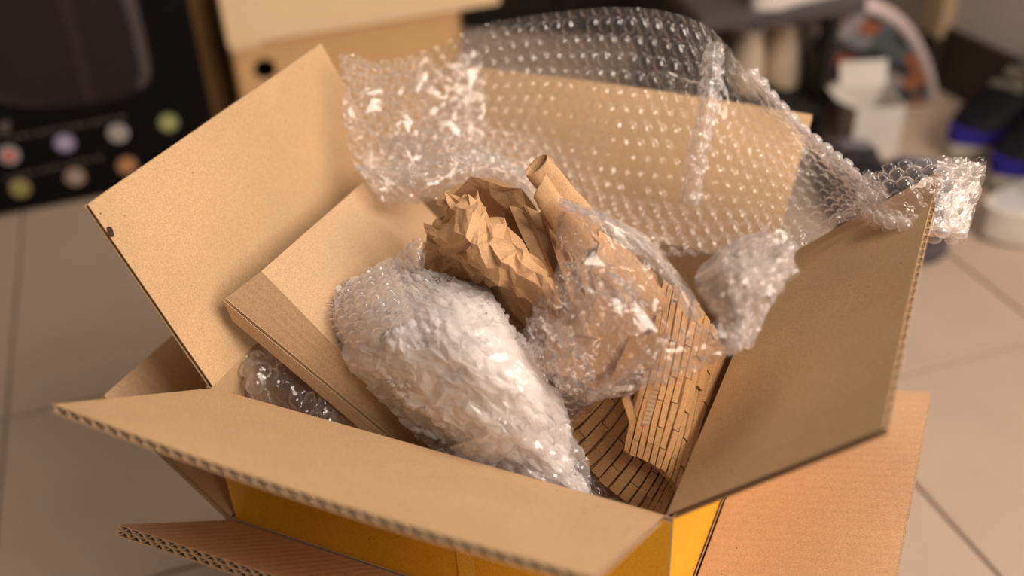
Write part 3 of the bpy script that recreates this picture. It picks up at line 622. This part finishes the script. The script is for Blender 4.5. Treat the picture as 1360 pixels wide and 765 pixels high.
o = prism('baseboard_right', quad_plan(w0, wdv, wn, 0, 2.2, 0, .012), 0, .11, SKIRT, bev=.003); tag(o, 'dark brown skirting board along the grey wall', 'baseboard', kind='structure')
o = prism('trim_1', quad_plan(w0, wdv, wn, -.045, 0, -.012, .12), .09, 1.3, TRIM, bev=.004); tag(o, 'tan wooden door trim at the end of the grey wall', 'trim', kind='structure')
o = prism('trim_2', quad_plan(w0, wdv, wn, -.05, 0, -.016, .12), 0, .09, SKIRT, bev=.004); tag(o, 'dark plinth block below the tan door trim', 'trim', kind='structure')
k0 = az(1230, -30, 0)[:2]
o = prism('wall_back', [A([-2.6, 2.25]), A([.9, 2.25]), A([.9, 2.35]), A([-2.6, 2.35])], 0, 1.3, DARK); tag(o, 'dark brown wall far behind the cartons', 'wall', kind='structure')

# ------------------------------------------------------------------ black product carton with printed front
BLACK = plain('black_gloss_print', (.004, .0035, .0035), .5, .12)
P0 = az(0, 289, 0)[:2]; P1 = az(325, 226, 0)[:2]; bd = unit(P1 - P0); P1 = P1 - bd * .03; bnrm = A([bd[1], -bd[0]])
pb = thing('product_carton', (*(P1 - bd * .3 - bnrm * .065), 0), 'large black printed product carton with rows of small round icons on its front', 'box')
pb0 = A(pb.location)
prism('carton_body', [P1 - bd * .62, P1, P1 - bnrm * .13, P1 - bd * .62 - bnrm * .13], .004, .52, BLACK, pb, pb0, .003)
FN = A([bnrm[0], bnrm[1], 0.]); FX = A([bd[0], bd[1], 0.])
FP = A([*P1, 0.]) 
def on_face(px, py, off): return ap(px, py, FP + FN * off, FN)
def face_poly(name, pts, off, mat, th=.0006):
    n = len(pts); V = [on_face(*p, off) - pb0 for p in pts]; V += [v - FN * th for v in V]
    F = [tuple(range(n)), tuple(range(n, 2 * n))[::-1]] + [(i, i + n, (i + 1) % n + n, (i + 1) % n) for i in range(n)]
    return mesh_obj(name, V, F, mat, pb)
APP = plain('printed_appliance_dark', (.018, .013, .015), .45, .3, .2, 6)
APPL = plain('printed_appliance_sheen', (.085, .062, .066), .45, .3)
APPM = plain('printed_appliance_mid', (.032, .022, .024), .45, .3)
out = [(-60, -40), (160, -40), (168, 0), (180, 40), (195, 82), (199, 96), (196, 108), (186, 119), (168, 128), (130, 137), (90, 141), (40, 143), (0, 137), (-60, 120)]
face_poly('appliance_print', out, .0010, APP)
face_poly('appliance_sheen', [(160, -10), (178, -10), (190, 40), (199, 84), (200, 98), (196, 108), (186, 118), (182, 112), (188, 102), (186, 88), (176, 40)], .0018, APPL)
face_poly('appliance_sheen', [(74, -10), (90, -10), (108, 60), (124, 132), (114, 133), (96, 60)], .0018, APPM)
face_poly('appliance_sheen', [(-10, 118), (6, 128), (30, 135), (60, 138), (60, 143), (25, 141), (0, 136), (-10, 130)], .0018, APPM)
def disc(name, cx, cy, rad, off, mat, parent):
    c = on_face(cx, cy, off); n = 24
    V = [c + FX * rad * math.cos(t) + A([0, 0, rad * math.sin(t)]) - pb0 for t in np.linspace(0, 2 * math.pi, n, endpoint=False)]
    V += [v - FN * .0006 for v in V]
    return mesh_obj(name, V, [tuple(range(n)), tuple(range(n, 2 * n))[::-1]] + [(i, i + n, (i + 1) % n + n, (i + 1) % n) for i in range(n)], mat, parent)
icons = [(12, 206, (.40, .38, .38), (.55, .12, .09)), (86, 190, (.30, .26, .42), (.42, .38, .52)), (157, 177, (.42, .39, .38), (.36, .32, .26)), (224, 163, (.26, .30, .14), (.42, .40, .13)),
         (27, 250, (.36, .28, .13), (.26, .30, .08)), (100, 235, (.36, .26, .17), (.36, .30, .30)), (169, 220, (.38, .22, .12), (.55, .26, .09))]
for k, (x, y, c1, c2) in enumerate(icons):
    d1 = disc('icon', x, y, .0145, .0014, plain('icon_rim_%d' % k, c1, .5, .3, .3, 80), pb)
    disc('icon_picture', x, y + 1, .0085, .0022, plain('icon_fill_%d' % k, c2, .5, .3, .4, 120), d1)
TXT = plain('printed_text', (.10, .085, .082), .5, .3, .3, 200)
def text_line(xa, ya, xb, yb, hpx, n):
    for i in range(n):
        t0, t1 = (i + .08) / n, (i + .82 - .2 * ((i * 7) % 3 == 0)) / n
        a = (xa + (xb - xa) * t0, ya + (yb - ya) * t0); b = (xa + (xb - xa) * t1, ya + (yb - ya) * t1)
        face_poly('text_mark', [(a[0], a[1]), (a[0], a[1] + hpx), (b[0], b[1] + hpx), (b[0], b[1])], .0012, TXT)
text_line(0, 184, 168, 153, 4, 14); text_line(5, 236, 138, 206, 4, 11); face_poly('text_mark', [(-2, 163), (-2, 178), (13, 174), (13, 160)], .0012, TXT)

# ------------------------------------------------------------------ tan lidded carton behind it
TAN = plain('tan_carton', (.62, .38, .17), .7, .25, .06, 12); TANL = plain('pale_tan_lid', (.80, .59, .35), .7, .25, .05, 12)
zl = .20
q0 = az(306, 62, zl)[:2]; q1 = az(664, 4, zl)[:2]; qd = unit(q1 - q0); qn = perp(qd); ql = float(np.linalg.norm(q1 - q0))
tc_ = thing('storage_carton', (*(q0 + qd * ql / 2 + qn * .15), 0), 'tan cardboard carton with a paler overhanging lid and a round hand hole', 'box')
tc0 = A(tc_.location)
bl_ = az(617, 18, zl)[:2]; bw = float((bl_ - q0) @ qd)
# front panel with a real hole
hc = ap(352, 92, A([*(q0 + qn * .004), 0]), A([*qn, 0.])); hu, hz, hr = float((hc[:2] - q0) @ qd), hc[2], .017
n = 32; V = []; F = []
for k in range(n):
    t = 2 * math.pi * k / n; cx, cz = math.cos(t), math.sin(t)
    s = min(((bw - hu) if cx > 0 else hu) / max(abs(cx), 1e-6), ((zl - .0 - hz) if cz > 0 else hz) / max(abs(cz), 1e-6))
    for (rx, rz, dy) in ((hr * cx, hr * 1.0 * cz, .004), (s * cx, s * cz, .004), (hr * cx, hr * cz, .009)):
        p = q0 + qd * (hu + rx) + qn * dy; V.append(A([p[0], p[1], hz + rz]) - tc0)
for k in range(n):
    a, b = 3 * k, 3 * ((k + 1) % n); F += [(a, a + 1, b + 1, b), (a, b, b + 2, a + 2)]
for cx, cz in ((0, .002), (bw, .002), (bw, zl), (0, zl)):
    p = q0 + qd * cx + qn * .004; V.append(A([p[0], p[1], cz]) - tc0); ci = len(V) - 1; tcn = math.atan2(cz - hz, cx - hu) % (2 * math.pi)
    k = int(tcn / (2 * math.pi / n)) % n; F.append((3 * k + 1, ci, 3 * ((k + 1) % n) + 1))
mesh_obj('front_panel', V, F, TAN, tc_)
prism('side_panel', quad_plan(q0, qd, qn, 0, .005, .004, .3), .002, zl, TAN, tc_, tc0); prism('side_panel', quad_plan(q0, qd, qn, bw - .005, bw, .004, .3), .002, zl, TAN, tc_, tc0)
prism('back_panel', quad_plan(q0, qd, qn, .005, bw - .005, .295, .3), .002, zl, TAN, tc_, tc0)
prism('lid', quad_plan(q0, qd, qn, -.004, ql, -.004, .305), zl - .001, zl + .11, TANL, tc_, tc0, .003)
prism('lid_tongue', quad_plan(q0, qd, qn, .0, .045, -.002, .003), zl - .008, zl + .0, TANL, tc_, tc0)
br_ = plain('shade_brown_carton', (.24, .13, .05), .75, .2, .1, 12)  # dark brown stands for a shaded band beside the tan carton
bc = thing('storage_carton', (*(q0 - qd * .07 + qn * .16), 0), 'added dark brown carton between black and tan cartons, its colour imitating shade', 'box')
prism('carton_body', quad_plan(q0, qd, qn, -.10, -.008, .10, .27), .002, .42, br_, bc, bc.location, .003)
prism('lid', quad_plan(q0, qd, qn, -.103, -.007, .097, .273), .42, .47, br_, bc, bc.location, .003)

# ------------------------------------------------------------------ black cabinet far behind
CAB = plain('black_cabinet', (.012, .010, .009), .5, .35, .2, 10)
c0 = az(560, 40, 0)[:2]; c1 = az(930, 62, 0)[:2]; cd = unit(c1 - c0); cn = perp(cd); cl = float(np.linalg.norm(c1 - c0))
cbt = thing('cabinet', (*(c0 + cd * cl / 2 + cn * .2), 0), 'low black cabinet with two plain doors behind the tan carton', 'cabinet')
prism('body', quad_plan(c0, cd, cn, 0, cl, .018, .4), .0, .75, CAB, cbt, cbt.location, .003)
for (xa, xb) in ((.004, cl / 2 - .002), (cl / 2 + .002, cl - .004)):
    dr = prism('door', quad_plan(c0, cd, cn, xa, xb, 0, .017), .05, .74, CAB, cbt, cbt.location, .003)
    hx = cl / 2 + (.04 if xa > .1 else -.04)
    prism('handle', quad_plan(c0, cd, cn, hx - .005, hx + .005, -.02, 0), .35, .50, CAB, dr, cbt.location, .002)

# ------------------------------------------------------------------ shoes
def sneaker(name, loc, heading, label, cols, length=.275, width=.098, hh=.105, group=None, sole=.026, band=.018):
    """toe points along +x; loc = heel on the ground"""
    t = thing(name, loc, label, 'shoe', group, heading)
    ms = [plain('shoe_%s' % '_'.join('%03d' % int(c * 999) for c in col), col, .65, .15, .15, 90) for col in cols]
    def hw(s):   # half width along the shoe
        s = min(max(s, 0), 1)
        return width / 2 * (.70 + .06 * math.sin(s * 9) * 0 + .30 * math.sin(math.pi * min(1, max(0, (s - .25) / .95)))) * min(1, (s / .10) ** .5 if s < .10 else 1) * min(1, ((1 - s) / .24) ** .5 if s > .76 else 1)
    ss = [0, .008, .03, .06, .1, .18, .26, .34, .42, .5, .58, .66, .74, .8, .86, .91, .95, .98, .994, 1]
    def outline(k, z, lift=.0): return [(s * length, hw(s) * k, z + lift * max(0, (s - .7) / .3) ** 2) for s in ss] + [(s * length, -hw(s) * k, z + lift * max(0, (s - .7) / .3) ** 2) for s in ss[-2:0:-1]]
    def stack(nm, rings, mat, parent=t):
        n = len(rings[0]); V = [p for r in rings for p in r]; F = [tuple(range(n))[::-1], tuple(range((len(rings) - 1) * n, len(rings) * n))]
        for k in range(len(rings) - 1): F += [(k * n + i, k * n + (i + 1) % n, (k + 1) * n + (i + 1) % n, (k + 1) * n + i) for i in range(n)]
        return mesh_obj(nm, V, F, mat, parent, smooth=False)
    stack('outsole', [outline(.93, .0, .008), outline(1.0, .006, .008), outline(1.02, sole * .6, .008), outline(.99, sole, .006)], ms[0])
    if band: stack('midsole_band', [outline(1.0, sole, .006), outline(1.015, sole + band * .5, .005), outline(.97, sole + band, .004)], ms[1])
    z0 = sole + band - .002
    V, F = [], []; m = 14
    def top(s):
        if s < .08: return hh * (.86 + .14 * s / .08)
        if s < .38: return hh * (1 - .10 * math.sin(math.pi * (s - .08) / .30))
        return hh * (1 - .50 * ((s - .38) / .5)) if s < .88 else hh * (.50 - .20 * ((s - .88) / .12) ** 2)
    for s in ss:
        w = hw(s) * .97; h = max(top(s) - z0, .004) * (1 if s < .93 else max(.12, 1 - ((s - .93) / .07) ** 2 * .85)) * (min(1, .55 + s / .03 * .45) if s < .03 else 1)
        for j in range(m + 1):
            a = math.pi * j / m
            pw = .62 if s > .42 else .5
            y = math.copysign(abs(math.cos(a)) ** pw, math.cos(a)) * w * (1 if s > .42 else 1 - .22 * math.sin(a)); V.append((s * length * .985 + .002, y, z0 + h * math.sin(a) ** .8 if math.sin(a) > 0 else z0))
    for i in range(len(ss) - 1):
        for j in range(m):
            F.append((i * (m + 1) + j, (i + 1) * (m + 1) + j, (i + 1) * (m + 1) + j + 1, i * (m + 1) + j + 1))
    up = mesh_obj('upper', V, F, ms[2], t, smooth=True)
    # padded collar ring, flat near-black cap paints the shade inside
    R_ = []
    for k in range(20):
        a = 2 * math.pi * k / 20; cx = (.20 + .155 * math.cos(a)) * length; cy = width * .30 * math.sin(a); zc = top(.20 + .155 * math.cos(a)) + .001
        R_.append((cx, cy, zc))
    V, F = [], []
    for k in range(20):
        x, y, z = R_[k]; o_ = A([x - .2 * length, y, 0]); o_ = o_ / (np.linalg.norm(o_) + 1e-9)
        for q in range(6):
            b = 2 * math.pi * q / 6; V.append((x + o_[0] * .006 * math.cos(b), y + o_[1] * .006 * math.cos(b), z + .006 * math.sin(b)))
    for k in range(20):
        for q in range(6): F.append((k * 6 + q, ((k + 1) % 20) * 6 + q, ((k + 1) % 20) * 6 + (q + 1) % 6, k * 6 + (q + 1) % 6))
    mesh_obj('collar', V, F, ms[3], t, smooth=True)
    mesh_obj('opening_cap', [(x, y, z - .001) for x, y, z in R_], [tuple(range(20))], plain('shoe_opening_shade', (.02, .018, .02), .8, .2), t)
    # tongue and laces
    V = []
    for k in range(6):
        s = .32 + .06 * k; z = top(s) + .004 + (.012 * (1 - k / 2) if k < 2 else 0)
        V += [(s * length, -.018 + .0008 * k, z), (s * length, .018 - .0008 * k, z), (s * length, .016, z - .006), (s * length, -.016, z - .006)]
    F = [(0, 1, 2, 3), (20, 23, 22, 21)] + [(k * 4 + a, k * 4 + (a + 1) % 4, (k + 1) * 4 + (a + 1) % 4, (k + 1) * 4 + a) for k in range(5) for a in range(4)]
    tg = mesh_obj('tongue', V, F, ms[3], t)
    for k in range(5):
        s = .41 + .055 * k; z = top(s) + .006; x = s * length; sk = .006 * (1 if k % 2 else -1)
        V = [(x - .004 - sk, -.024, z - .004), (x + .004 - sk, -.024, z - .004), (x + .004 + sk, .024, z - .004), (x - .004 + sk, .024, z - .004), (x - .003 - sk * .6, -.018, z + .004), (x + .003 - sk * .6, -.018, z + .004), (x + .003 + sk * .6, .018, z + .004), (x - .003 + sk * .6, .018, z + .004)]
        mesh_obj('lace', V, [(0, 3, 2, 1), (4, 5, 6, 7), (0, 1, 5, 4), (1, 2, 6, 5), (2, 3, 7, 6), (3, 0, 4, 7)], ms[4], t)
    # toe cap
    V, F = [], []
    cs = [.80, .86, .91, .95, .985]
    for s in cs:
        w = hw(s) * 1.0; h = max(top(s) - z0, .004) * (1 if s < .93 else max(.15, 1 - ((s - .93) / .07) ** 2 * .8)) + .0012
        for j in range(m + 1):
            a = math.pi * j / m; V.append((s * length * .99 + .002, math.copysign(abs(math.cos(a)) ** .62, math.cos(a)) * w, z0 + h * max(0, math.sin(a)) ** .8))
    for i in range(len(cs) - 1):
        for j in range(m): F.append((i * (m + 1) + j, (i + 1) * (m + 1) + j, (i + 1) * (m + 1) + j + 1, i * (m + 1) + j + 1))
    mesh_obj('toe_cap', V, F, ms[5], t, smooth=True)
    return t
def shoe_from_toe(toe_px, heel_px, z, label, cols, **kw):
    a = az(*toe_px, z); b = az(*heel_px, z); d = unit((a - b)[:2]); ln = kw.get('length', .275)
    loc = A([a[0] - d[0] * ln, a[1] - d[1] * ln, z])
    return sneaker('sneaker', loc, math.atan2(d[1], d[0]), label, cols, **kw)
CRM = (.50, .41, .31)
shoe_from_toe((1257, 214), (1400, 160), 0, 'black sneaker with deep blue band and cream sole, farther one of its pair', [(.42, .37, .30), (.028, .02, .22), (.005, .0045, .007), (.005, .0045, .007), (.16, .15, .11), (.006, .005, .008)], group='sneakers by the skirting', sole=.026, band=.026, hh=.125, width=.09)
shoe_from_toe((1312, 256), (1450, 200), 0, 'black sneaker with deep blue band and cream sole, nearer the white toed sneaker', [(.42, .37, .30), (.028, .02, .22), (.005, .0045, .007), (.005, .0045, .007), (.16, .15, .11), (.006, .005, .008)], group='sneakers by the skirting', sole=.026, band=.026, hh=.125, width=.09)
shoe_from_toe((1299, 318), (1450, 295), 0, 'white sneaker with grey upper and thick rounded white toe', [(.62, .56, .50), (.62, .56, .50), (.40, .38, .38), (.40, .38, .38), (.5, .48, .46), (.52, .49, .48)], sole=.036, band=.014, hh=.10)
shoe_from_toe((1112, 207), (1150, 330), 0, 'dark grey canvas shoe in the shadow below the white paper box', [(.12, .10, .11), (.10, .085, .09), (.09, .078, .085), (.05, .045, .05), (.2, .18, .2), (.16, .14, .15)], group='grey shoes', hh=.085, sole=.018, band=.01, length=.25)
shoe_from_toe((1202, 232), (1222, 350), 0, 'grey canvas shoe with pale bluish toe in front of the white paper box', [(.10, .085, .09), (.12, .10, .11), (.055, .048, .055), (.05, .045, .05), (.2, .18, .2), (.40, .38, .43)], group='grey shoes', hh=.09, sole=.018, band=.012, length=.25)

# ------------------------------------------------------------------ low shoe rack with cream shoes
RK = plain('grey_rack_board', (.085, .072, .07), .55, .3, .1, 20)
za = .215
r0 = az(930, 44, za)[:2]; r1 = az(1150, 18, za)[:2]; rd = unit(r1 - r0); rn = perp(rd); rl = float(np.linalg.norm(r1 - r0)); rs_ = rl - .035
rk = thing('shoe_rack', (*(r0 + rd * rl / 2 + rn * .15), 0), 'low grey shoe rack holding cream shoes beside the black cabinet', 'shoe rack')
k0_ = rk.location
prism('shelf', quad_plan(r0, rd, rn, 0, rl, 0, .30), za, za + .022, RK, rk, k0_, .002)
RKD = plain('dark_rack_board', (.02, .016, .014), .6, .3)
prism('shelf', quad_plan(r0, rd, rn, .01, rs_ - .01, 0.0, .30), .055, .070, RKD, rk, k0_, .002)
prism('back_board', quad_plan(r0, rd, rn, .01, rs_ - .01, .30, .306), .0, za + .02, RKD, rk, k0_)
for xa in (.0, rs_ - .016): prism('side_board', quad_plan(r0, rd, rn, xa, xa + .016, .004, .298), .0, za, RKD, rk, k0_, .002)
ha = math.atan2(rn[1], rn[0])
for px, lab in ((1000, 'cream leather shoe on the lower rack shelf, farther from the printed bag'), (1050, 'cream leather shoe on the lower rack shelf, next to the printed bag')):
    p = az(px, 118 + (8 if px < 1020 else 0), .070)
    sneaker('sneaker', p, ha, lab, [(.66, .52, .36), (.66, .52, .36), (.70, .56, .42), (.80, .70, .62), (.7, .6, .5), (.7, .56, .42)], length=.255, width=.082, hh=.102, group='cream shoes on the rack', sole=.022, band=.01)
p = az(1000, 12, za + .022)
sneaker('sneaker', p, ha - 1.2, 'white shoe standing on the top board of the grey rack', [(.75, .68, .64), (.7, .64, .6), (.72, .66, .62), (.7, .64, .6), (.7, .64, .6), (.72, .66, .62)], length=.25, width=.085, hh=.08, sole=.02, band=.008)

# ------------------------------------------------------------------ printed bag with a white rounded edge
def print_mat():
    m, nt, N, Lk, b = new_mat('colourful_print'); tcn = N.new('ShaderNodeTexCoord')
    vo = N.new('ShaderNodeTexVoronoi'); vo.inputs['Scale'].default_value = 26; nz = N.new('ShaderNodeTexNoise'); nz.inputs['Scale'].default_value = 14
    Lk.new(tcn.outputs['Object'], vo.inputs['Vector']); Lk.new(tcn.outputs['Object'], nz.inputs['Vector'])
    sp = N.new('ShaderNodeSeparateColor'); Lk.new(vo.outputs['Color'], sp.inputs[0])
    cr = N.new('ShaderNodeValToRGB'); el = cr.color_ramp.elements; cr.color_ramp.interpolation = 'CONSTANT'
    el[0].position = 0; el[0].color = (.035, .045, .045, 1); el[1].position = .3; el[1].color = (.10, .12, .13, 1)
    for p_, c_c in ((.48, (.22, .22, .24, 1)), (.62, (.34, .12, .06, 1)), (.74, (.06, .03, .035, 1)), (.84, (.36, .31, .31, 1))):
        e_ = el.new(p_); e_.color = c_c
    Lk.new(sp.outputs[0], cr.inputs[0]); Lk.new(cr.outputs[0], b.inputs['Base Color']); b.inputs['Roughness'].default_value = .4
    return m
PRN = print_mat(); WHT = plain('white_paper', (.66, .60, .54), .6, .3, .05, 30); PNK = plain('pinkish_white_edge', (.58, .47, .45), .5, .3)
g0 = az(1222, 138, 0); gd = rd; gn = rn
GN = A([gn[0], gn[1], .0]); GN = unit(GN + A([0, 0, .35]))
bg_ = thing('printed_bag', (*g0[:2], 0), 'colourfully printed bag with a rounded white edge leaning behind the white paper box', 'bag')
arc = [(1085, 140), (1074, 90), (1080, 42), (1110, 18), (1150, 14), (1185, 28), (1210, 52), (1226, 82), (1236, 112), (1238, 134), (1205, 142)]
fp = [ap(*p, g0, GN) - g0 for p in arc]; n = len(fp)
V = fp + [v + GN * .035 for v in fp]
mesh_obj('printed_panel', V, [tuple(range(n))[::-1], tuple(range(n, 2 * n))] + [(i, (i + 1) % n, (i + 1) % n + n, i + n) for i in range(n)], PRN, bg_)
ed = cr_resample(A([ap(*p, g0, GN) - g0 for p in ((1120, 14), (1155, 14), (1188, 28), (1212, 54), (1228, 84), (1237, 112), (1239, 134), (1222, 142), (1196, 143))]), 40, 0)
V, F = [], []
for k in range(40):
    tg_ = unit(ed[min(k + 1, 39)] - ed[max(k - 1, 0)]); sd = np.cross(GN, tg_)
    for q in range(8):
        a = 2 * math.pi * q / 8; V.append(ed[k] + sd * .011 * math.cos(a) + GN * (.012 + .016 * math.sin(a)))
F = [(k * 8 + q, (k + 1) * 8 + q, (k + 1) * 8 + (q + 1) % 8, k * 8 + (q + 1) % 8) for k in range(39) for q in range(8)] + [tuple(range(8))[::-1], tuple(range(312, 320))]
mesh_obj('white_edge', V, F, PNK, bg_, smooth=True)

# ------------------------------------------------------------------ small white open paper box
wb = thing('paper_box', (*az(1162, 206, 0)[:2], 0), 'small white open paper box with one flap up, standing before the printed bag', 'box')
w0_ = A(wb.location); f0 = az(1128, 212, 0)[:2]; f1_ = az(1192, 208, 0)[:2]; fd_ = unit(f1_ - f0); fn_ = perp(fd_); fw = .074; fdp = .085; fh = .085
for nm, q in (('front_panel', (0, fw, 0, .002)), ('back_panel', (0, fw, fdp - .002, fdp)), ('side_panel', (0, .002, .002, fdp - .002)), ('side_panel', (fw - .002, fw, .002, fdp - .002))):
    prism(nm, quad_plan(f0, fd_, fn_, *q), .0, fh, WHT, wb, w0_)
prism('bottom_panel', quad_plan(f0, fd_, fn_, .002, fw - .002, .002, fdp - .002), .0, .002, WHT, wb, w0_)
a_ = f0; b_ = f0 + fn_ * fdp; up_ = A([*(-fd_ * .035), .018])
V = [A([*a_, fh]) - w0_, A([*b_, fh]) - w0_, A([*b_, fh]) + up_ - w0_, A([*a_, fh]) + up_ - w0_]; V += [v + A([0, 0, .0015]) for v in V]
mesh_obj('flap', V, [(0, 1, 2, 3), (4, 7, 6, 5), (0, 4, 5, 1), (1, 5, 6, 2), (2, 6, 7, 3), (3, 7, 4, 0)], WHT, wb)
a_ = f0 + fn_ * fdp; b_ = a_ + fd_ * fw; up_ = A([*(fn_ * .012), .035])
V = [A([*a_, fh]) - w0_, A([*b_, fh]) - w0_, A([*b_, fh]) + up_ - w0_, A([*a_, fh]) + up_ - w0_]; V += [v + A([0.0006, 0.0014, 0]) for v in V]
mesh_obj('flap', V, [(0, 1, 2, 3), (4, 7, 6, 5), (0, 4, 5, 1), (1, 5, 6, 2), (2, 6, 7, 3), (3, 7, 4, 0)], WHT, wb)
